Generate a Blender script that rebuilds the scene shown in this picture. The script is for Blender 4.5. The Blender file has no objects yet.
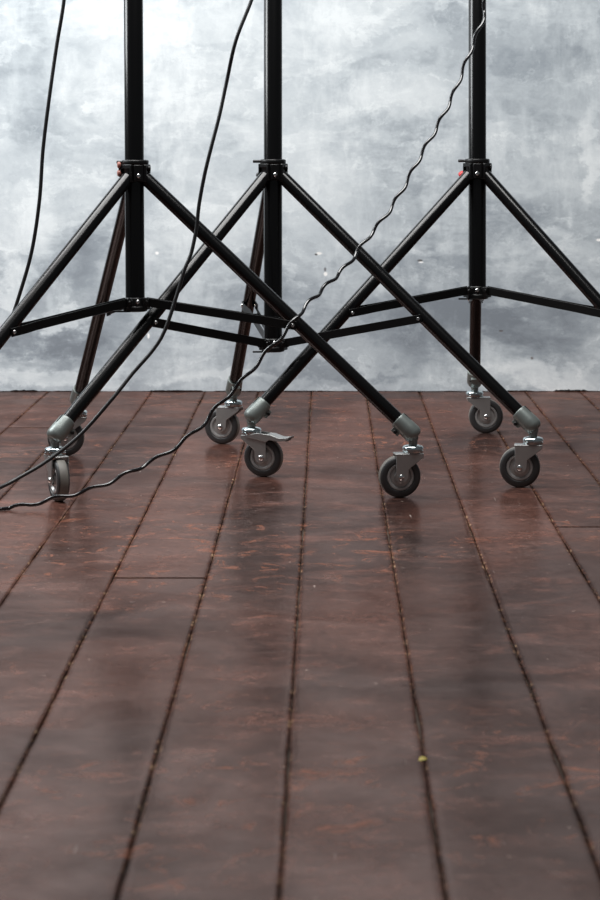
import bpy, bmesh, math, random
from mathutils import Vector, Matrix, noise
random.seed(7)
C = bpy.context.scene.collection
PI = math.pi
CAMZ, F, HX, HY, YW = 0.67, 2481.0, 327.0, 146.0, 6.77

def at(px, py, y):
    """world point seen at a photo position, at distance y"""
    return Vector(((px-HX)*y/F, y, CAMZ-(py-HY)*y/F))

# ------------------------------------------------------------------ materials
def new_mat(name):
    m = bpy.data.materials.new(name); m.use_nodes = True
    nt = m.node_tree; b = nt.nodes['Principled BSDF']
    return m, nt, b

def simple(name, col, rough=0.4, metal=0.0, bump=0.0, bscale=300, coat=0.0, var=0.0, vscale=30, spec=0.5):
    m, nt, b = new_mat(name)
    b.inputs['Base Color'].default_value = (*col, 1)
    b.inputs['Roughness'].default_value = rough
    b.inputs['Metallic'].default_value = metal
    b.inputs['Coat Weight'].default_value = coat
    b.inputs['Specular IOR Level'].default_value = spec
    tc = nt.nodes.new('ShaderNodeTexCoord')
    if var > 0:
        n = nt.nodes.new('ShaderNodeTexNoise'); n.inputs['Scale'].default_value = vscale; n.inputs['Detail'].default_value = 4
        nt.links.new(tc.outputs['Object'], n.inputs['Vector'])
        mx = nt.nodes.new('ShaderNodeMix'); mx.data_type = 'RGBA'
        mx.inputs[6].default_value = (*[c*(1-var) for c in col], 1)
        mx.inputs[7].default_value = (*[min(1, c*(1+var)) for c in col], 1)
        nt.links.new(n.outputs['Fac'], mx.inputs[0]); nt.links.new(mx.outputs[2], b.inputs['Base Color'])
    if bump > 0:
        n2 = nt.nodes.new('ShaderNodeTexNoise'); n2.inputs['Scale'].default_value = bscale; n2.inputs['Detail'].default_value = 2
        nt.links.new(tc.outputs['Object'], n2.inputs['Vector'])
        bp = nt.nodes.new('ShaderNodeBump'); bp.inputs['Strength'].default_value = bump; bp.inputs['Distance'].default_value = 0.0005
        nt.links.new(n2.outputs['Fac'], bp.inputs['Height']); nt.links.new(bp.outputs['Normal'], b.inputs['Normal'])
    return m

M = {}
M['tube'] = simple('black_coated_tube', (0.0018, 0.0018, 0.002), 0.21, spec=0.4)
M['cast'] = simple('black_cast_plastic', (0.0025, 0.0025, 0.0028), 0.36, spec=0.4)
M['bar'] = simple('black_steel_bar', (0.002, 0.002, 0.0022), 0.40, spec=0.25)
M['socket'] = simple('grey_green_cast_metal', (0.20, 0.225, 0.215), 0.42, 0.55, bump=0.25, bscale=400, var=0.15)
M['chrome'] = simple('zinc_chrome', (0.62, 0.70, 0.72), 0.16, 1.0, var=0.1)
M['fork'] = simple('dull_zinc_fork', (0.36, 0.36, 0.355), 0.38, 0.75, bump=0.15, var=0.2)
M['tyre'] = simple('dark_rubber', (0.022, 0.022, 0.023), 0.5, var=0.3)
M['tread'] = simple('worn_rubber_tread', (0.15, 0.14, 0.125), 0.55, var=0.25, vscale=60)
M['hub'] = simple('grey_wheel_hub', (0.34, 0.335, 0.33), 0.38, 0.4, var=0.15)
M['bolt'] = simple('bright_steel_bolt', (0.75, 0.76, 0.76), 0.2, 1.0)
M['red'] = simple('red_plastic', (0.55, 0.02, 0.02), 0.35)
M['copper'] = simple('reddish_brown_knob', (0.40, 0.16, 0.13), 0.35)
M['cable'] = simple('black_rubber_cable', (0.012, 0.012, 0.013), 0.38, spec=0.5)
M['cablegloss'] = simple('glossy_black_cable', (0.008, 0.008, 0.009), 0.13, spec=0.8)
M['dark'] = simple('dark_gap', (0.008, 0.006, 0.005), 0.9)
M['dust'] = simple('dusty_seam_filler', (0.085, 0.06, 0.045), 0.9, var=0.9, vscale=40)
M['yellow'] = simple('yellow_chip', (0.65, 0.50, 0.03), 0.5)
M['crack'] = simple('dark_recess_back', (0.05, 0.035, 0.028), 0.9)  # dark colour stands in for the shade behind the plaster's lower gap

# ------------------------------------------------------------------ mesh helpers
def obj(name, bm, mats, parent=None, smooth=True, bev=0.0):
    me = bpy.data.meshes.new(name)
    bmesh.ops.recalc_face_normals(bm, faces=bm.faces)
    bm.to_mesh(me); bm.free()
    for m in (mats if isinstance(mats, (list, tuple)) else [mats]): me.materials.append(m)
    o = bpy.data.objects.new(name, me); C.objects.link(o)
    if parent: o.parent = parent
    if smooth:
        for p in me.polygons: p.use_smooth = True
        try: me.set_sharp_from_angle(angle=math.radians(38))
        except Exception: pass
    if bev > 0:
        b = o.modifiers.new('bevel', 'BEVEL'); b.width = bev; b.segments = 2; b.limit_method = 'ANGLE'
    return o

def basis(d):
    d = Vector(d).normalized()
    up = Vector((0, 0, 1)) if abs(d.z) < 0.95 else Vector((1, 0, 0))
    a = d.cross(up).normalized(); b = a.cross(d).normalized()
    return a, b, d

def lathe(bm, o, d, prof, seg=32, mi=0, a=None, b=None):
    """surface of revolution: prof = [(distance along d, radius)], closed by caps"""
    o = Vector(o); A, B, D = basis(d)
    rings = []
    for s, r in prof:
        if r < 1e-6: rings.append([bm.verts.new(o+D*s)])
        else: rings.append([bm.verts.new(o+D*s+(A*math.cos(2*PI*k/seg)+B*math.sin(2*PI*k/seg))*r) for k in range(seg)])
    for r0, r1 in zip(rings[:-1], rings[1:]):
        for k in range(seg):
            k2 = (k+1) % seg
            if len(r0) == 1 and len(r1) == 1: continue
            if len(r0) == 1: f = bm.faces.new((r0[0], r1[k2], r1[k]))
            elif len(r1) == 1: f = bm.faces.new((r0[k], r0[k2], r1[0]))
            else: f = bm.faces.new((r0[k], r0[k2], r1[k2], r1[k]))
            f.material_index = mi
    for r in (rings[0], rings[-1]):
        if len(r) > 1:
            f = bm.faces.new(r); f.material_index = mi

def cyl(bm, p0, p1, r, seg=24, ch=0.0, mi=0):
    p0, p1 = Vector(p0), Vector(p1); L = (p1-p0).length
    pr = [(0, r-ch), (ch, r), (L-ch, r), (L, r-ch)] if ch > 0 else [(0, r), (L, r)]
    lathe(bm, p0, p1-p0, pr, seg, mi)

def box(bm, c, size, rot=None, mi=0):
    m = Matrix.Translation(Vector(c))
    if rot is not None: m = m @ rot.to_4x4()
    m = m @ Matrix.Diagonal((*size, 1))
    r = bmesh.ops.create_cube(bm, size=1, matrix=m)
    fs = set(f for v in r['verts'] for f in v.link_faces)
    for f in fs: f.material_index = mi

def prism(bm, poly, y0, y1, mi=0):
    """polygon in local xz extruded along y"""
    a = [bm.verts.new((x, y0, z)) for x, z in poly]; b = [bm.verts.new((x, y1, z)) for x, z in poly]
    n = len(poly)
    bm.faces.new(a); bm.faces.new(b)
    for k in range(n): bm.faces.new((a[k], a[(k+1) % n], b[(k+1) % n], b[k]))

def tube_path(name, pts, r, mat, parent=None, seg=12):
    bm = bmesh.new(); rings = []
    n = len(pts); up = Vector((0.3, 1, 0.2)).normalized()
    for i, p in enumerate(pts):
        t = (pts[min(i+1, n-1)]-pts[max(i-1, 0)]).normalized()
        a = t.cross(up).normalized(); up = a.cross(t).normalized()
        rings.append([bm.verts.new(p+(a*math.cos(2*PI*k/seg)+up*math.sin(2*PI*k/seg))*r) for k in range(seg)])
    for r0, r1 in zip(rings[:-1], rings[1:]):
        for k in range(seg): bm.faces.new((r0[k], r0[(k+1) % seg], r1[(k+1) % seg], r1[k]))
    bm.faces.new(rings[0]); bm.faces.new(rings[-1])
    return obj(name, bm, mat, parent)

def catmull(P, step=0.006):
    out = []
    Q = [P[0]*2-P[1]]+list(P)+[P[-1]*2-P[-2]]
    for i in range(1, len(Q)-2):
        p0, p1, p2, p3 = Q[i-1:i+3]
        n = max(2, int((p2-p1).length/step))
        for k in range(n):
            t = k/n
            out.append(0.5*((2*p1)+(p2-p0)*t+(2*p0-5*p1+4*p2-p3)*t*t+(3*p1-p0-3*p2+p3)*t**3))
    out.append(P[-1].copy())
    return out

def tag(o, label, cat=None, group=None):
    o['label'] = label
    if cat: o['category'] = cat
    if group: o['group'] = group
    return o

# ------------------------------------------------------------------ floor boards
seams = [-0.041+0.1462*k for k in range(-15, 16)]
known = {-5: -0.760, -4: -0.620, -3: -0.478, -2: -0.332, -1: -0.187, 0: -0.042, 1: 0.106, 2: 0.2515, 3: 0.402, 4: 0.541}
for k, v in known.items(): seams[k+15] = v
joints = {-2: [3.848], 3: [4.363], 4: [2.0], -5: [5.9], -3: [1.2], 0: [0.6], 6: [3.1], -7: [4.0]}   # board index (left seam) -> butt joints
FY0, FY1 = -0.6, 6.80
bm = bmesh.new()
wl = bm.verts.layers.float.new('edge_wear'); tl = bm.verts.layers.float.new('board_tone')
def edge_wob(k, y):
    return 0.0011*noise.noise(Vector((k*7.3, y*3.0, 0)))+0.0007*noise.noise(Vector((k*3.1, y*22, 5)))
for k in range(-15, 15):
    xl, xr = seams[k+15], seams[k+16]
    cuts = [FY0]+joints.get(k, [])+[FY1]
    for ci in range(len(cuts)-1):
        tone = random.random()
        ya, yb = cuts[ci]+(0.0045 if ci else 0), cuts[ci+1]-(0.0045 if ci < len(cuts)-2 else 0)
        ny = max(3, int((yb-ya)/0.012)); rows = []
        ys = [ya, ya+0.004]+[ya+0.004+(yb-ya-0.008)*j/ny for j in range(1, ny)]+[yb-0.004, yb]
        for j, y in enumerate(ys):
            g1 = 0.0004+max(0, 0.0003+0.0020*noise.noise(Vector((k*5.0, y*5, 1)))+0.0008*noise.noise(Vector((k*5.0, y*30, 1))))
            g2 = 0.0004+max(0, 0.0003+0.0020*noise.noise(Vector((k*5.0+5, y*5, 1)))+0.0008*noise.noise(Vector((k*5.0+5, y*30, 1))))
            x0 = xl+g1+edge_wob(k, y); x1 = xr-g2+edge_wob(k+1, y)
            endj = (j == 0 or j == len(ys)-1) and not (y in (FY0, FY1))
            row = []
            prof = [(x0, -0.02, 1), (x0, -0.0016, 1), (x0+0.0012, -0.0004, 1), (x0+0.0035, 0, 0.45), (x0+0.010, 0, 0), (x1-0.010, 0, 0), (x1-0.0035, 0, 0.45), (x1-0.0012, -0.0004, 1), (x1, -0.0016, 1), (x1, -0.02, 1)]
            for x, z, w in prof:
                v = bm.verts.new((x, y, z)); v[wl] = 1 if endj else w; v[tl] = tone; row.append(v)
            rows.append(row)
        for r0, r1 in zip(rows[:-1], rows[1:]):
            for q in range(len(r0)-1): bm.faces.new((r0[q], r0[q+1], r1[q+1], r1[q]))
        bm.faces.new(rows[0]); bm.faces.new(rows[-1])

m, nt, b = new_mat('dark_stained_boards')
N, L = nt.nodes, nt.links
def nd(t, **kw):
    n = N.new(t)
    for k_, v_ in kw.items(): setattr(n, k_, v_)
    return n
def math_(op, a, b_=None, clamp=False):
    n = N.new('ShaderNodeMath'); n.operation = op; n.use_clamp = clamp
    for i, v in enumerate((a, b_)):
        if v is None: continue
        if isinstance(v, (int, float)): n.inputs[i].default_value = v
        else: L.new(v, n.inputs[i])
    return n.outputs[0]
def ramp(fac, a, b_, lo=0.0, hi=1.0):
    n = N.new('ShaderNodeMapRange'); n.interpolation_type = 'SMOOTHSTEP'
    n.inputs['From Min'].default_value = a; n.inputs['From Max'].default_value = b_
    n.inputs['To Min'].default_value = lo; n.inputs['To Max'].default_value = hi
    L.new(fac, n.inputs['Value']); return n.outputs[0]
def mix(fac, a, b_):
    n = N.new('ShaderNodeMix'); n.data_type = 'RGBA'
    for i, v in ((0, fac), (6, a), (7, b_)):
        if isinstance(v, (int, float)): n.inputs[i].default_value = v
        elif isinstance(v, tuple): n.inputs[i].default_value = (*v, 1)
        else: L.new(v, n.inputs[i])
    return n.outputs[2]
def tex(vec, scale, detail=5, rough=0.55, dist=0.0, sc=(1, 1, 1), off=(0, 0, 0)):
    mp = N.new('ShaderNodeMapping'); mp.inputs['Scale'].default_value = sc; mp.inputs['Location'].default_value = off
    L.new(vec, mp.inputs['Vector'])
    n = N.new('ShaderNodeTexNoise'); n.inputs['Scale'].default_value = scale; n.inputs['Detail'].default_value = detail
    n.inputs['Roughness'].default_value = rough; n.inputs['Distortion'].default_value = dist
    L.new(mp.outputs[0], n.inputs['Vector']); return n.outputs['Fac']
tc = N.new('ShaderNodeTexCoord').outputs['Object']
at_w = nd('ShaderNodeAttribute', attribute_name='edge_wear').outputs['Fac']
at_t = nd('ShaderNodeAttribute', attribute_name='board_tone').outputs['Fac']
big = tex(tc, 2.2, 6, 0.6, 0.6, (1, 0.6, 1))
base = mix(ramp(big, 0.38, 0.62), (0.019, 0.0115, 0.0105), (0.059, 0.0265, 0.020))
tone = ramp(at_t, 0, 1, 0.8, 1.25)
vm = nd('ShaderNodeVectorMath', operation='SCALE'); L.new(base, vm.inputs[0]); L.new(tone, vm.inputs['Scale'])
col = vm.outputs[0]
streak = tex(tc, 10, 9, 0.72, 0.5, (0.7, 1.0, 1))         # brush marks across the boards
col = mix(math_('MULTIPLY', ramp(streak, 0.5, 0.68), 0.55), col, (0.135, 0.053, 0.037))
worn = math_('MULTIPLY', ramp(tex(tc, 20, 9, 0.78, 0.8, (0.8, 0.8, 1)), 0.53, 0.66), ramp(tex(tc, 1.3, 3, 0.5, 0, (1, 1, 1), (3.1, 1.7, 0)), 0.42, 0.62))
col = mix(math_('MULTIPLY', worn, 0.7), col, (0.27, 0.095, 0.05))
haze = ramp(tex(tc, 5, 7, 0.7, 1.2, (1, 1.1, 1), (8, 2, 0)), 0.55, 0.8)
col = mix(math_('MULTIPLY', haze, 0.30), col, (0.16, 0.11, 0.10))
speck = ramp(tex(tc, 60, 3, 0.6, 0.0, (1, 1, 1), (1, 9, 0)), 0.70, 0.77)
col = mix(math_('MULTIPLY', speck, 0.7), col, (0.42, 0.33, 0.28))
scr = ramp(tex(tc, 11, 6, 0.8, 2.0, (1.2, 1.4, 1), (4, 4, 0)), 0.665, 0.73)
col = mix(math_('MULTIPLY', scr, 0.7), col, (0.40, 0.36, 0.34))
# thin diagonal scratches
sc2 = math_('MULTIPLY', ramp(tex(tc, 30, 2, 0.5, 0.3, (3.0, 0.25, 1), (2, 0, 0)), 0.74, 0.79), ramp(tex(tc, 4, 2, 0.5, 0, (1, 1, 1), (5, 5, 1)), 0.5, 0.6))
col = mix(math_('MULTIPLY', sc2, 0.6), col, (0.42, 0.36, 0.32))
chip = math_('MULTIPLY', ramp(at_w, 0.3, 1.0), ramp(tex(tc, 60, 7, 0.8, 0.5, (1.2, 0.5, 1), (7, 3, 0)), 0.48, 0.60))
chip = math_('MULTIPLY', chip, ramp(tex(tc, 9, 3, 0.6, 0, (1, 1, 1), (2, 8, 0)), 0.36, 0.58, 0.35, 1.0))
col = mix(math_('MULTIPLY', chip, 0.85), col, mix(ramp(tex(tc, 50, 3), 0.45, 0.7), (0.13, 0.055, 0.032), (0.46, 0.31, 0.19)))
wisp = ramp(tex(tc, 16, 9, 0.8, 0.6, (0.6, 1.5, 1), (11, 0, 0)), 0.56, 0.70)
col = mix(math_('MULTIPLY', wisp, 0.45), col, (0.15, 0.066, 0.05))
grain = ramp(tex(tc, 70, 5, 0.7, 0, (1, 0.8, 1)), 0.3, 0.7, 0.62, 1.4)
vg = nd('ShaderNodeVectorMath', operation='SCALE'); L.new(col, vg.inputs[0]); L.new(grain, vg.inputs['Scale']); col = vg.outputs[0]
rg = math_('ADD', ramp(streak, 0.3, 0.75, 0.17, 0.28), math_('MULTIPLY', worn, 0.15))
rg = math_('ADD', rg, math_('MULTIPLY', haze, 0.12))
hgt = math_('ADD', math_('MULTIPLY', streak, 0.9), math_('MULTIPLY', tex(tc, 40, 5, 0.7, 0, (0.8, 1, 1)), 0.4))
bp = N.new('ShaderNodeBump'); bp.inputs['Strength'].default_value = 0.22; bp.inputs['Distance'].default_value = 0.0018
L.new(hgt, bp.inputs['Height'])
dif = nd('ShaderNodeBsdfDiffuse'); L.new(col, dif.inputs['Color']); L.new(bp.outputs[0], dif.inputs['Normal'])
glo = nd('ShaderNodeBsdfAnisotropic'); glo.inputs['Color'].default_value = (0.95, 0.71, 0.65, 1)   # warm tinted varnish
L.new(rg, glo.inputs['Roughness']); L.new(bp.outputs[0], glo.inputs['Normal'])
fr_ = nd('ShaderNodeFresnel'); fr_.inputs['IOR'].default_value = 1.4
fac = math_('ADD', math_('MULTIPLY', fr_.outputs[0], 0.26), 0.105)
fac = math_('MULTIPLY', fac, ramp(worn, 0, 1, 1.0, 0.6))
fac = math_('MULTIPLY', fac, ramp(tex(tc, 6, 7, 0.65, 0.5, (1, 1, 1), (6, 6, 6)), 0.3, 0.7, 0.75, 1.2))
fac = math_('MULTIPLY', fac, ramp(at_w, 0.1, 0.9, 1.0, 0.3))
ms = nd('ShaderNodeMixShader'); L.new(fac, ms.inputs[0]); L.new(dif.outputs[0], ms.inputs[1]); L.new(glo.outputs[0], ms.inputs[2])
L.new(ms.outputs[0], N['Material Output'].inputs['Surface']); N.remove(b)
floor = obj('floor', bm, m); floor['kind'] = 'structure'
bm = bmesh.new(); box(bm, (0, (FY0+FY1)/2, -0.0215), (4.4, FY1-FY0+0.3, 0.03))
o = obj('floor_underlay', bm, M['dust'], smooth=False); o['kind'] = 'structure'; o.name = 'floor_under'

# ------------------------------------------------------------------ back wall
m, nt, b = new_mat('brushed_grey_plaster'); N, L = nt.nodes, nt.links
tc = N.new('ShaderNodeTexCoord').outputs['Object']
def ragged(freq, amt, off):
    mp = N.new('ShaderNodeMapping'); mp.inputs['Location'].default_value = off; mp.inputs['Scale'].default_value = (0.8, 1, 1.25); L.new(tc, mp.inputs['Vector'])
    n = N.new('ShaderNodeTexNoise'); n.inputs['Scale'].default_value = freq; n.inputs['Detail'].default_value = 9; n.inputs['Roughness'].default_value = 0.68
    L.new(mp.outputs[0], n.inputs['Vector'])
    s = nd('ShaderNodeVectorMath', operation='SUBTRACT'); L.new(n.outputs['Color'], s.inputs[0]); s.inputs[1].default_value = (0.5, 0.5, 0.5)
    s2 = nd('ShaderNodeVectorMath', operation='SCALE'); L.new(s.outputs[0], s2.inputs[0]); s2.inputs['Scale'].default_value = amt
    a = nd('ShaderNodeVectorMath', operation='ADD'); L.new(tc, a.inputs[0]); L.new(s2.outputs[0], a.inputs[1])
    return a.outputs[0]
warp = ragged(4.0, 0.30, (0, 0, 0))
# broad coats and scrapes of white paint: (photo x, photo y, half width, half height, strength, softness)
patches = [(205, 85, 75, 95, .24, .9), (110, 60, 60, 80, .08, .8), (30, 105, 40, 45, -.20, .7), (350, 25, 90, 40, .22, .8), (400, 95, 60, 30, .22, .6),
 (430, 160, 60, 50, -.14, .7), (330, 200, 45, 60, .16, .8), (545, 70, 60, 90, -.10, .9), (588, 160, 9, 45, .30, .5), (525, 160, 50, 60, .05, .7),
 (25, 225, 34, 45, .34, .5), (70, 262, 46, 34, -.30, .7), (12, 285, 20, 22, .35, .5), (70, 318, 45, 10, .28, .5), (55, 340, 60, 12, -.30, .6),
 (190, 225, 60, 60, .24, .8), (60, 372, 75, 10, .30, .6), (170, 350, 60, 26, .16, .7), (215, 378, 60, 8, .22, .6), (330, 290, 50, 28, .04, .7),
 (440, 320, 70, 40, -.32, .7), (300, 330, 200, 50, -.10, .9), (90, 330, 90, 36, -.12, .8), (350, 355, 60, 18, .12, .6), (330, 373, 70, 6, -.18, .6), (540, 255, 50, 18, .22, .6), (515, 305, 30, 10, .22, .5),
 (545, 330, 55, 26, -.28, .6), (548, 375, 70, 14, .34, .6), (415, 380, 60, 8, .10, .6), (505, 225, 34, 30, -.18, .7), (110, 330, 30, 40, .05, .7),
 (280, 130, 30, 60, .08, .8), (380, 240, 36, 30, -.10, .7), (130, 20, 60, 30, .12, .7), (480, 30, 50, 30, -.04, .7), (590, 30, 40, 30, -.08, .7),
 (90, 200, 26, 40, .12, .7), (12, 60, 20, 60, .10, .8), (245, 320, 40, 20, -.10, .6), (410, 285, 44, 10, .14, .6), (560, 130, 30, 40, .04, .6)]
acc = None
def blob(vec, px, py, rx, ry, soft):
    c = at(px, py, YW); s = YW/F
    v = nd('ShaderNodeVectorMath', operation='SUBTRACT'); L.new(vec, v.inputs[0]); v.inputs[1].default_value = c
    v2 = nd('ShaderNodeVectorMath', operation='MULTIPLY'); L.new(v.outputs[0], v2.inputs[0]); v2.inputs[1].default_value = (1/(rx*s), 0, 1/(ry*s))
    ln = nd('ShaderNodeVectorMath', operation='LENGTH'); L.new(v2.outputs[0], ln.inputs[0])
    return ramp(ln.outputs['Value'], 1+soft*0.5, 1-soft*0.8)
for px, py, rx, ry, st, so in patches:
    f = math_('MULTIPLY', blob(warp, px, py, rx, ry, so), st)
    acc = f if acc is None else math_('ADD', acc, f)
cloud = tex(tc, 3.2, 8, 0.62, 0.8, (0.9, 1, 1.2))
brush = tex(warp, 7, 9, 0.75, 0.6, (0.55, 1, 1.8), (3, 0, 2))
vbrush = tex(warp, 6, 8, 0.7, 0.4, (1.9, 1, 0.5), (1, 0, 5))
upper = nd('ShaderNodeSeparateXYZ'); L.new(tc, upper.inputs[0])
hgt_ = ramp(upper.outputs['Z'], 0.25, 0.75)             # plaster colour grows paler with height
val = math_('ADD', acc, ramp(cloud, 0.3, 0.7, -0.08, 0.10))
val = math_('ADD', val, ramp(brush, 0.3, 0.72, -0.09, 0.12))
val = math_('ADD', val, ramp(vbrush, 0.3, 0.72, -0.09, 0.10))
hst = math_('MULTIPLY', ramp(tex(warp, 4.5, 1.5, 0.4, 0.3, (0.6, 1, 2.2), (9, 0, 4)), 0.52, 0.60), ramp(tex(tc, 22, 6, 0.7, 0, (0.6, 1, 2)), 0.3, 0.7))
vst = math_('MULTIPLY', ramp(tex(ragged(9, 0.06, (4, 4, 4)), 4.5, 1.5, 0.4, 0.3, (2.0, 1, 0.7), (2, 0, 8)), 0.53, 0.58), ramp(tex(tc, 22, 6, 0.7, 0, (2, 1, 0.6)), 0.3, 0.7))
dst = ramp(tex(ragged(7, 0.08, (1, 4, 7)), 5.5, 2, 0.4, 0.5, (0.8, 1, 1.6), (5, 0, 1)), 0.54, 0.62)
val = math_('ADD', val, math_('MULTIPLY', hst, 0.17)); val = math_('ADD', val, math_('MULTIPLY', vst, 0.15)); val = math_('ADD', val, math_('MULTIPLY', dst, -0.12))
sc = ramp(tex(warp, 9, 9, 0.75, 0.8, (0.7, 1, 1.5), (6, 1, 1)), 0.54, 0.62, 0, 0.17)
val = math_('ADD', val, sc)
val = math_('ADD', val, math_('MULTIPLY', hgt_, 0.14))
val = math_('ADD', val, 0.42, True)
cr = N.new('ShaderNodeValToRGB'); L.new(val, cr.inputs[0])
e = cr.color_ramp.elements
e[0].position = 0.0; e[0].color = (0.20, 0.228, 0.258, 1); e[1].position = 1.0; e[1].color = (0.73, 0.775, 0.79, 1)
for p_, c_ in ((0.3, (0.31, 0.35, 0.385)), (0.6, (0.50, 0.55, 0.58))):
    q = cr.color_ramp.elements.new(p_); q.color = (*c_, 1)
col = cr.outputs[0]
# small chips, some with their dark shadows painted in, screw holes and pits
for px, py, rx, ry, c_ in [(319, 253.5, 3.2, 1.5, (0.85, 0.85, 0.83)), (316, 254.5, 1.4, 1.2, (0.1, 0.1, 0.1)), (325.5, 274, 2.0, 2.2, (0.9, 0.9, 0.88)), (325, 269.5, 1.2, 2.2, (0.16, 0.16, 0.17)),
      (420, 260.5, 2.8, 1.3, (0.12, 0.12, 0.12)), (421, 262.2, 2.6, .9, (0.9, 0.9, 0.9)), (148.5, 336, 1.2, 2.8, (0.95, 0.95, 0.93)), (157, 253, 2.0, 1.6, (0.95, 0.95, 0.94)),
      (501, 331, 2.2, .9, (0.12, 0.11, 0.11)), (599, 240, 3, 1.5, (0.92, 0.92, 0.9)), (532, 358, 1.5, 1.5, (0.2, 0.19, 0.19)), (452, 345, 1.4, .8, (.2, .2, .2))]:
    col = mix(blob(ragged(60, 0.004, (0, 0, 0)), px, py, rx, ry, 0.5), col, c_)
L.new(col, b.inputs['Base Color'])
b.inputs['Roughness'].default_value = 0.55; b.inputs['Specular IOR Level'].default_value = 0.3
bp = N.new('ShaderNodeBump'); bp.inputs['Strength'].default_value = 0.3; bp.inputs['Distance'].default_value = 0.002
L.new(math_('ADD', brush, tex(tc, 40, 5, 0.7)), bp.inputs['Height']); L.new(bp.outputs[0], b.inputs['Normal'])
bm = bmesh.new()
WX, WZ, n = 2.2, 2.8, 900
fr, bk, tf, tb = [], [], [], []
def gap(px):
    """height of the broken lower edge of the plaster"""
    g = 0.0015+0.0016*noise.noise(Vector((px*0.05, 3, 0)))
    for a, b_, h in ((-40, -5, .005), (8, 40, .0055), (50, 66, .003), (148, 205, .0048), (212, 232, .003), (258, 330, .0030), (500, 536, .004), (552, 590, .0062), (612, 700, .005)):
        if a < px < b_: g = max(g, h*min(1, (px-a)/5, (b_-px)/5)*(0.75+0.5*noise.noise(Vector((px*.4, 0, 7)))))
    return max(0.0004, g)
for i in range(n+1):
    x = -WX+2*WX*i/n; px = HX+x*F/YW; g = gap(px)
    fr.append(bm.verts.new((x, YW, g))); tf.append(bm.verts.new((x, YW, WZ)))
    bk.append(bm.verts.new((x, YW+0.02, g))); tb.append(bm.verts.new((x, YW+0.02, WZ)))
for i in range(n):
    bm.faces.new((fr[i], fr[i+1], tf[i+1], tf[i])); bm.faces.new((fr[i+1], fr[i], bk[i], bk[i+1]))
    bm.faces.new((bk[i+1], bk[i], tb[i], tb[i+1])); bm.faces.new((tf[i], tf[i+1], tb[i+1], tb[i]))
o = obj('wall_back', bm, m, smooth=False); o['kind'] = 'structure'
bm = bmesh.new(); box(bm, (0, YW+0.06, 1.39), (4.4, 0.075, 2.82))
o = obj('wall_backing', bm, M['crack'], smooth=False); o['kind'] = 'structure'

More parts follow.
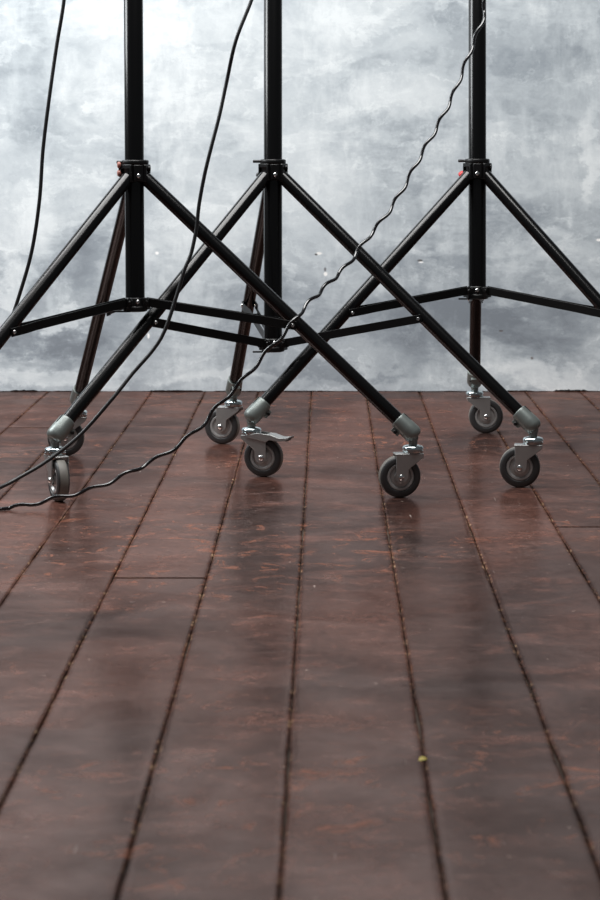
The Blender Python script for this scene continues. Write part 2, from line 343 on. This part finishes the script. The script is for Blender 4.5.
# ------------------------------------------------------------------ light stands
HINGE_R, HINGE_Z, END_Z = 0.021, 0.607, 0.120
def caster(stand, R, az, trail, brake=False):
    """a swivel caster under a leg; trail = heading of the wheel from its stem, degrees in plan"""
    bm = bmesh.new()
    side = [(-0.018, 0.084), (-0.018, 0.077), (0.011, 0.055), (0.012, 0.038), (0.017, 0.031), (0.026, 0.028), (0.034, 0.033), (0.0355, 0.042), (0.0355, 0.084)]
    for s in (-1, 1): prism(bm, side, s*0.0145, s*0.0172)
    prism(bm, [(-0.018, 0.0815), (0.0365, 0.0815), (0.0365, 0.0845), (-0.018, 0.0845)], -0.0172, 0.0172)
    f = obj('caster', bm, M['fork'], stand, bev=0.0008)
    f.location = (R*math.cos(az), R*math.sin(az), 0)
    f.rotation_euler = (0, 0, math.radians(trail))
    bm = bmesh.new(); lathe(bm, (0, 0, 0.0845), (0, 0, 1), [(0, 0.0175), (0.001, 0.0195), (0.0045, 0.0200), (0.0052, 0.0180), (0.0066, 0.0180), (0.0074, 0.0202), (0.0105, 0.0200), (0.0132, 0.0178), (0.0150, 0.0120), (0.0155, 0)], 40)
    obj('swivel_bearing', bm, M['chrome'], f)
    bm = bmesh.new(); lathe(bm, (0, 0, 0.096), (0, 0, 1), [(0, 0.0085), (0.006, 0.0082), (0.012, 0.0090), (0.020, 0.0090)], 24)
    obj('stem', bm, M['socket'], f)
    ax = (0.026, -0.012, 0.04)
    bm = bmesh.new()
    lathe(bm, ax, (0, 1, 0), [(0.002, 0.0265), (0.0005, 0.028), (0.0002, 0.034), (0.002, 0.0375), (0.004, 0.0390)], 64, 0)
    lathe(bm, ax, (0, 1, 0), [(0.004, 0.0390), (0.007, 0.04), (0.017, 0.04), (0.020, 0.0390)], 64, 1)
    lathe(bm, ax, (0, 1, 0), [(0.020, 0.0390), (0.022, 0.0375), (0.0238, 0.034), (0.0235, 0.028), (0.022, 0.0265)], 64, 0)
    bmesh.ops.delete(bm, geom=[q for q in bm.faces if len(q.verts) > 8], context='FACES_ONLY')
    bmesh.ops.remove_doubles(bm, verts=bm.verts, dist=1e-5)
    obj('tyre', bm, [M['tyre'], M['tread']], f)
    bm = bmesh.new()
    lathe(bm, ax, (0, 1, 0), [(0.004, 0), (0.004, 0.007), (0.0005, 0.008), (0.0005, 0.011), (0.004, 0.0125), (0.005, 0.019), (0.0015, 0.0215), (0.0012, 0.0245), (0.003, 0.0268), (0.012, 0.0268),
          (0.021, 0.0268), (0.0228, 0.0245), (0.0225, 0.0215), (0.019, 0.019), (0.020, 0.0125), (0.0235, 0.011), (0.0235, 0.008), (0.020, 0.007), (0.020, 0)], 48)
    obj('wheel_hub', bm, M['hub'], f)
    bm = bmesh.new()
    lathe(bm, (0.026, -0.0215, 0.04), (0, 1, 0), [(0, 0), (0.0005, 0.0035), (0.002, 0.0052), (0.0042, 0.0056), (0.0388, 0.0056), (0.041, 0.0052), (0.0425, 0.0035), (0.043, 0)], 20)
    obj('axle_bolt', bm, M['bolt'], f)
    if brake:
        bm = bmesh.new()
        pr = [(-0.006, 0.0855), (0.020, 0.0895), (0.045, 0.0865), (0.064, 0.0795), (0.078, 0.0800), (0.084, 0.0825), (0.084, 0.0785), (0.076, 0.0750), (0.062, 0.0735), (0.043, 0.0765), (0.036, 0.072), (0.018, 0.076), (-0.006, 0.081)]
        prism(bm, pr, -0.0195, -0.0175); prism(bm, pr, 0.0175, 0.0195)
        prism(bm, [(0.034, 0.0865), (0.045, 0.0870), (0.064, 0.0805), (0.078, 0.0808), (0.085, 0.0835), (0.085, 0.081), (0.078, 0.0785), (0.064, 0.078), (0.045, 0.0845), (0.034, 0.0845)], -0.0195, 0.0195)
        obj('brake_lever', bm, M['fork'], f, bev=0.0006)
        bm = bmesh.new(); cyl(bm, (0.077, -0.012, 0.077), (0.077, 0.012, 0.077), 0.0035, 12); obj('brake_pad', bm, M['tyre'], f)
    return f

def light_stand(px, y, legs, az0, zc, trails, label, brake=None, knob=None, lean=0.0):
    root = bpy.data.objects.new('light_stand', None); C.objects.link(root)
    root.location = ((px-HX)*y/F, y, 0)
    tag(root, label, 'light stand', 'wheeled light stands')
    # pole: lower tube, tapering in telescopic sections above the frame
    bm = bmesh.new()
    lathe(bm, (0, 0, zc-0.012), (lean, 0, 1), [(0, 0.0175), (0.001, 0.0188), (1.05-zc+0.012, 0.0188), (1.05-zc+0.014, 0.0175)], 48)
    pole = obj('pole', bm, M['tube'], root)
    bm = bmesh.new(); tx = lean*(1.05-zc)
    cyl(bm, (tx, 0, 1.35), (tx+lean*0.9, 0, 2.25), 0.0125, 32, 0.001); cyl(bm, (tx, 0, 1.05), (tx, 0, 1.36), 0.0150, 32, 0.001)
    obj('riser', bm, M['tube'], root)
    bm = bmesh.new()
    lathe(bm, (tx, 0, 1.03), (0, 0, 1), [(0, 0.020), (0.002, 0.024), (0.04, 0.024), (0.045, 0.018)], 32); cyl(bm, (tx-0.055, 0, 1.05), (tx-0.02, 0, 1.05), 0.006, 16, .001); cyl(bm, (tx-0.062, 0, 1.05), (tx-0.045, 0, 1.05), 0.014, 16, .002)
    obj('riser_clamp', bm, M['cast'], root, bev=0.0006)
    # upper collar casting with three lugs
    bm = bmesh.new()
    lathe(bm, (0, 0, 0.604), (0, 0, 1), [(0, 0.0215), (0.002, 0.0240), (0.028, 0.0250), (0.030, 0.0262), (0.0365, 0.0265), (0.0385, 0.0255), (0.0395, 0.0190)], 48)
    for k in range(3):
        a = az0+k*2*PI/3; rm = Matrix.Rotation(a, 3, 'Z')
        for s in (-1, 1):
            box(bm, rm @ Vector((0.0185, s*0.0135, 0.6165)), (0.017, 0.0030, 0.033), rm)
        box(bm, rm @ Vector((0.0180, 0, 0.6300)), (0.018, 0.0290, 0.008), rm)
        a2 = a+PI/3; rm2 = Matrix.Rotation(a2, 3, 'Z')
        box(bm, rm2 @ Vector((0.0225, 0, 0.618)), (0.009, 0.018, 0.030), rm2)
    collar = obj('upper_collar', bm, M['cast'], root, bev=0.0010)
    for k in range(3):
        a = az0+PI+k*2*PI/3; d = Vector((math.cos(a), math.sin(a), 0))
        bm = bmesh.new(); lathe(bm, d*0.0275+Vector((0, 0, 0.612)), d, [(0, 0.0042), (0.0022, 0.0042), (0.0035, 0.0030), (0.0035, 0.0018), (0.0022, 0.0016), (0.0022, 0)], 16)
        obj('bolt', bm, M['bolt'], collar)
    bm = bmesh.new()                                        # clamp lever on the left, nut on the right
    cyl(bm, (-0.041 if knob != 'brown' else -0.036, -0.004, 0.6385), (-0.02, -0.004, 0.6385), 0.0030, 12, .0006)
    obj('clamp_lever', bm, M['cast'], collar)
    bm = bmesh.new(); cyl(bm, (0.022, -0.004, 0.626), (0.0305, -0.004, 0.626), 0.0055, 12, .001)
    obj('clamp_nut', bm, M['cast'], collar)
    if knob == 'red':
        bm = bmesh.new(); lathe(bm, (-0.026, 0.012, 0.612), (-0.75, 0.2, -0.55), [(0, 0.0065), (0.004, 0.0085), (0.010, 0.0085), (0.0125, 0.006)], 20)
        tag(obj('locking_knob', bm, M['red'], collar), 'small red locking knob')
    elif knob == 'brown':
        bm = bmesh.new()
        for z in (0.633, 0.617):
            lathe(bm, (-0.0275, -0.008, z), (-1, -0.15, 0), [(0, 0.0045), (0.002, 0.0062), (0.0055, 0.0062), (0.007, 0.004)], 18)
        tag(obj('locking_knob', bm, M['copper'], collar), 'small reddish brown locking knob')
        bm = bmesh.new(); box(bm, (-0.029, -0.003, 0.625), (0.006, 0.010, 0.030)); obj('knob_bracket', bm, M['cast'], collar, bev=0.001)
    elif knob == 'dark':
        bm = bmesh.new(); lathe(bm, (-0.026, 0.010, 0.612), (-0.85, 0.1, -0.5), [(0, 0.004), (0.003, 0.006), (0.007, 0.0055), (0.009, 0.003)], 18)
        obj('locking_knob', bm, M['cast'], collar)
    # lower collar
    bm = bmesh.new()
    lathe(bm, (0, 0, zc-0.019), (0, 0, 1), [(0, 0.0190), (0.0015, 0.0235), (0.010, 0.0235), (0.011, 0.0205), (0.026, 0.0205), (0.028, 0.0190)], 40)
    for k in range(3):
        rm = Matrix.Rotation(az0+k*2*PI/3, 3, 'Z')
        for s in (-1, 1): box(bm, rm @ Vector((0.0245, s*0.0105, zc-0.001)), (0.013, 0.0026, 0.0165), rm)
        box(bm, rm @ Vector((0.022, 0, zc-0.0115)), (0.012, 0.0226, 0.006), rm)
    low = obj('lower_collar', bm, M['cast'], root, bev=0.0007)
    for k in range(3):
        a = az0+PI+k*2*PI/3; d = Vector((math.cos(a), math.sin(a), 0))
        bm = bmesh.new(); lathe(bm, d*0.0200+Vector((0, 0, zc+0.001)), d, [(0, 0.0040), (0.0032, 0.0040), (0.0045, 0.0028), (0.0045, 0)], 16)
        obj('bolt', bm, M['bolt'], low)
    bm = bmesh.new()
    box(bm, (-0.024, -0.019, zc-0.0175), (0.034, 0.007, 0.0032)); cyl(bm, (-0.018, -0.021, zc-0.018), (-0.018, -0.021, zc-0.004), 0.0026, 10)
    obj('release_catch', bm, M['bar'], low, bev=0.0005)
    # legs, braces, casters
    for k in range(3):
        R, a = legs[k][0], math.radians(legs[k][1])
        p0 = Vector((HINGE_R, 0, HINGE_Z)); p1 = Vector((R, 0, END_Z)); d = (p1-p0).normalized(); Lg = (p1-p0).length
        bm = bmesh.new(); lathe(bm, p0-d*0.004, d, [(0, 0.0100), (0.003, 0.0132), (Lg-0.012, 0.0132)], 32)
        leg = obj('leg', bm, M['tube'], root); leg.rotation_euler = (0, 0, a)
        bm = bmesh.new()
        lathe(bm, p0+d*(Lg-0.041), d, [(0.001, 0.0133), (0, 0.0155), (0.0015, 0.0166), (0.006, 0.0170), (0.026, 0.0178), (0.040, 0.0180), (0.046, 0.0160), (0.050, 0.0115), (0.051, 0)], 36)
        cyl(bm, (R, 0, 0.109), (R, 0, 0.126), 0.0105, 24, .001)
        nrm = Vector((-d.z, 0, d.x))                     # away from the floor, square to the leg
        rot = Matrix(((d.x, 0, nrm.x), (0, 1, 0), (d.z, 0, nrm.z)))
        box(bm, p0+d*(Lg-0.027)-nrm*0.0185, (0.017, 0.018, 0.009), rot)
        so = obj('leg_socket', bm, M['socket'], leg, bev=0.0006); tag(so, 'grey green cast metal socket')
        bm = bmesh.new(); box(bm, p0+d*(Lg-0.030)+nrm*0.0165, (0.018, 0.0022, 0.0030), rot)
        q = p0+d*(Lg-0.027)-nrm*0.019; cyl(bm, q+Vector((0, -0.0125, 0)), q+Vector((0, 0.0125, 0)), 0.0036, 12, .0006)
        obj('clamp_screw', bm, M['cast'], leg)
        # brace
        pj = p0+d*(Lg*0.572); q1 = pj-nrm*0.006-d*0.002; q0 = Vector((0.026, 0, zc))
        bd = (q1-q0).normalized(); bn = Vector((-bd.z, 0, bd.x)); rotb = Matrix(((bd.x, 0, bn.x), (0, 1, 0), (bd.z, 0, bn.z)))
        Lb = (q1-q0).length
        bm = bmesh.new()
        # twin flat bars that spread to straddle the leg
        prof = [(-0.006, 0.0086), (0.03, 0.0086), (0.06, 0.0080), (Lb-0.06, 0.0095), (Lb-0.025, 0.0156), (Lb+0.007, 0.0156)]
        for s in (-1, 1):
            ring = []
            for t, w in prof:
                c = q0+bd*t
                ring.append([bm.verts.new(c+Vector((0, s*w, 0))+bn*0.0083), bm.verts.new(c+Vector((0, s*(w-0.0022), 0))+bn*0.0083),
                             bm.verts.new(c+Vector((0, s*(w-0.0022), 0))-bn*0.0083), bm.verts.new(c+Vector((0, s*w, 0))-bn*0.0083)])
            for r0, r1 in zip(ring[:-1], ring[1:]):
                for z in range(4): bm.faces.new((r0[z], r0[(z+1) % 4], r1[(z+1) % 4], r1[z]))
            bm.faces.new(ring[0]); bm.faces.new(ring[-1])
        cyl(bm, q0+bd*0.045+Vector((0, -0.0065, 0)), q0+bd*0.045+Vector((0, 0.0065, 0)), 0.003, 10)
        cyl(bm, q0+bd*(Lb-0.075)+Vector((0, -0.008, 0)), q0+bd*(Lb-0.075)+Vector((0, 0.008, 0)), 0.003, 10)
        br = obj('brace', bm, M['bar'], root, bev=0.0005); br.rotation_euler = (0, 0, a)
        for c, w, mt in ((q0, 0.0122, 'cast'), (q1, 0.0158, 'bolt')):
            bm = bmesh.new()
            for s in (-1, 1): lathe(bm, c+Vector((0, s*(w-0.001), 0)), (0, s, 0), [(0, 0.0040), (0.0015, 0.0040), (0.0030, 0.0028), (0.0030, 0)], 14)
            cyl(bm, c+Vector((0, -w, 0)), c+Vector((0, w, 0)), 0.0020, 10)
            obj('bolt', bm, M[mt], br)
        caster(root, R, a, trails[k], brake == k)
    return root

RAD = math.radians
# leg order from az0: front right, rear, front left
light_stand(135.2, 4.84, ((0.548, -10.8), (0.554, 107.3), (0.553, 227.5)), RAD(-12), 0.366, (-171, 182, 200), 'black wheeled light stand, left of the three, with a reddish brown collar knob', knob='brown', lean=-0.006)
light_stand(273, 5.075, ((0.554, -21.6), (0.510, 101.3), (0.548, 222.3)), RAD(-19.6), 0.268, (174, 164, -68), 'black light stand on casters, middle of the three, its lower collar set lowest', knob='dark')
light_stand(477.3, 5.27, ((0.523, -33.2), (0.5215, 87.2), (0.5266, 206.2)), RAD(-33), 0.364, (-20, 0, -16), 'black wheeled light stand, right of the three, with a small red collar knob', brake=2, knob='red')

# ------------------------------------------------------------------ cables
def run(pts): return [at(a, b_, c) for a, b_, c in pts]
P = [Vector((-0.375-0.0, 4.99, 1.75)), Vector((-0.41, 4.99, 1.45))]+run([(66, -40, 4.98), (64, 0, 4.97), (56, 50, 4.97), (49, 100, 4.96), (43, 150, 4.96), (39.5, 200, 4.96), (32, 250, 4.96), (20, 293, 4.96), (7, 330, 4.96), (-14, 372, 4.95), (-45, 420, 4.94)])
P += [Vector((-0.86, 4.93, 0.045)), Vector((-1.0, 4.95, 0.005)), Vector((-1.25, 5.05, 0.0045)), Vector((-1.7, 5.3, 0.0045)), Vector((-2.15, 5.4, 0.0045))]
o = tube_path('power_cable', catmull(P, 0.012), 0.0038, M['cable'])
tag(o, 'smooth black cable hanging at far left, passing behind the left leg', 'cable')

P = [Vector((-0.10, 4.99, 1.75)), Vector((-0.11, 4.88, 1.35))]+run([(264, -40, 4.74), (251.5, 0, 4.71), (236, 40, 4.69), (227, 80, 4.70), (219.5, 115, 4.69), (211, 148, 4.68), (204.5, 175, 4.68), (199, 205, 4.68), (196.5, 228, 4.68), (191, 254, 4.675), (185, 268, 4.67),
    (177.5, 293, 4.665), (165, 330, 4.655), (153, 350, 4.65), (133, 373, 4.64), (113, 398, 4.62), (80, 435, 4.60), (47, 461, 4.57), (20, 477, 4.54), (0, 487.5, 4.51)])
P += [Vector((-0.67, 4.41, 0.025)), Vector((-0.76, 4.31, 0.006)), Vector((-1.0, 4.22, 0.0045)), Vector((-1.5, 4.18, 0.0045)), Vector((-2.1, 4.1, 0.0045))]
o = tube_path('power_cable', catmull(P, 0.012), 0.0036, M['cable'])
tag(o, 'smooth black cable curving down across the left stand legs to the floor at left', 'cable')

mid = run([(485.5, -12, 5.12), (484, 15, 5.11), (473, 44, 5.09), (463, 70, 5.07), (453, 95, 5.05), (438, 125, 5.02), (421, 155, 4.99), (402, 190, 4.96), (386, 215, 4.93), (366, 240, 4.90), (348, 264, 4.86), (327, 285, 4.80), (305, 307, 4.73),
    (287, 330, 4.69), (266, 353, 4.68), (242, 381, 4.67), (219, 405, 4.67), (198, 429, 4.66), (168, 452, 4.65), (142, 466, 4.63), (118, 478, 4.60), (92, 489, 4.585), (65, 496, 4.575), (40, 502, 4.57), (15, 507, 4.565), (-10, 510, 4.55)])
mid = [Vector((0.33, 5.20, 1.75)), Vector((0.345, 5.14, 1.35))]+mid+[Vector((-0.75, 4.53, 0.006)), Vector((-1.0, 4.5, 0.006)), Vector((-1.5, 4.5, 0.006)), Vector((-2.1, 4.5, 0.006))]
c0 = catmull(mid, 0.004)
pts, s, phase = [], 0, 2.2
for i, p in enumerate(c0):
    if i: s += (p-c0[i-1]).length
    t = (c0[min(i+1, len(c0)-1)]-c0[max(i-1, 0)]).normalized()
    a = t.cross(Vector((0, 1, 0))).normalized(); b_ = a.cross(t).normalized()
    ph = phase+s/0.069*2*PI+0.9*math.sin(s*5)
    am = 0.0030
    q = p+a*(am*math.sin(ph))+b_*(am*0.7*math.cos(ph))
    q.z = max(q.z, 0.0038)
    pts.append(q)
o = tube_path('coiled_cable', pts, 0.0034, M['cablegloss'])
tag(o, 'wavy glossy black cable running diagonally from the right pole down to the floor at left', 'cable')

# small yellow chip lying in a seam near the camera
bm = bmesh.new()
c = Vector((0.1045, CAMZ*F/(759.5-HY), 0.001))
vs = [bm.verts.new(c+Vector(v)) for v in ((-0.004, -0.006, -.0010), (0.0035, -0.005, 0), (0.005, 0.003, -.0005), (0.0, 0.008, 0.0005), (-0.004, 0.002, 0), (0, 0, 0.0028))]
for k in range(5): bm.faces.new((vs[k], vs[(k+1) % 5], vs[5]))
bm.faces.new(vs[:5][::-1])
o = obj('paint_flake', bm, M['yellow'], smooth=False); tag(o, 'tiny yellow flake stuck in a floorboard seam', 'flake')

# ------------------------------------------------------------------ light
def area(name, loc, target, sx, sy, power, col=(1, 1, 1)):
    l = bpy.data.lights.new(name, 'AREA'); l.shape = 'RECTANGLE'; l.size = sx; l.size_y = sy; l.energy = power; l.color = col
    o = bpy.data.objects.new(name, l); C.objects.link(o); o.location = loc
    o.rotation_euler = (Vector(target)-Vector(loc)).to_track_quat('-Z', 'Y').to_euler(); return o
area('window_light', (-2.5, 5.25, 2.1), (0.3, 5.8, 0.3), 1.3, 1.4, 78, (0.95, 0.98, 1.0))
area('ceiling_light', (-0.35, 4.6, 2.9), (0.15, 5.5, 0.2), 2.6, 1.2, 130, (1.0, 0.99, 0.98))
w = bpy.data.worlds.new('room'); bpy.context.scene.world = w; w.use_nodes = True
w.node_tree.nodes['Background'].inputs[0].default_value = (0.80, 0.84, 0.88, 1)
w.node_tree.nodes['Background'].inputs[1].default_value = 0.10

# ------------------------------------------------------------------ camera
cd = bpy.data.cameras.new('camera'); cam = bpy.data.objects.new('camera', cd); C.objects.link(cam)
cam.location = (0, 0, CAMZ); cam.rotation_euler = (PI/2, 0, 0)
cd.sensor_width = 36; cd.lens = F/900*36; cd.shift_x = -(HX-300)/900; cd.shift_y = -(450-HY)/900
cd.dof.use_dof = True; cd.dof.focus_distance = 4.85; cd.dof.aperture_fstop = 12
cd.clip_start = 0.05
sc_ = bpy.context.scene
sc_.camera = cam
sc_.view_settings.view_transform = 'Standard'; sc_.view_settings.look = 'None'
sc_.view_settings.exposure = 0.0; sc_.view_settings.gamma = 1; sc_.view_settings.use_curve_mapping = False
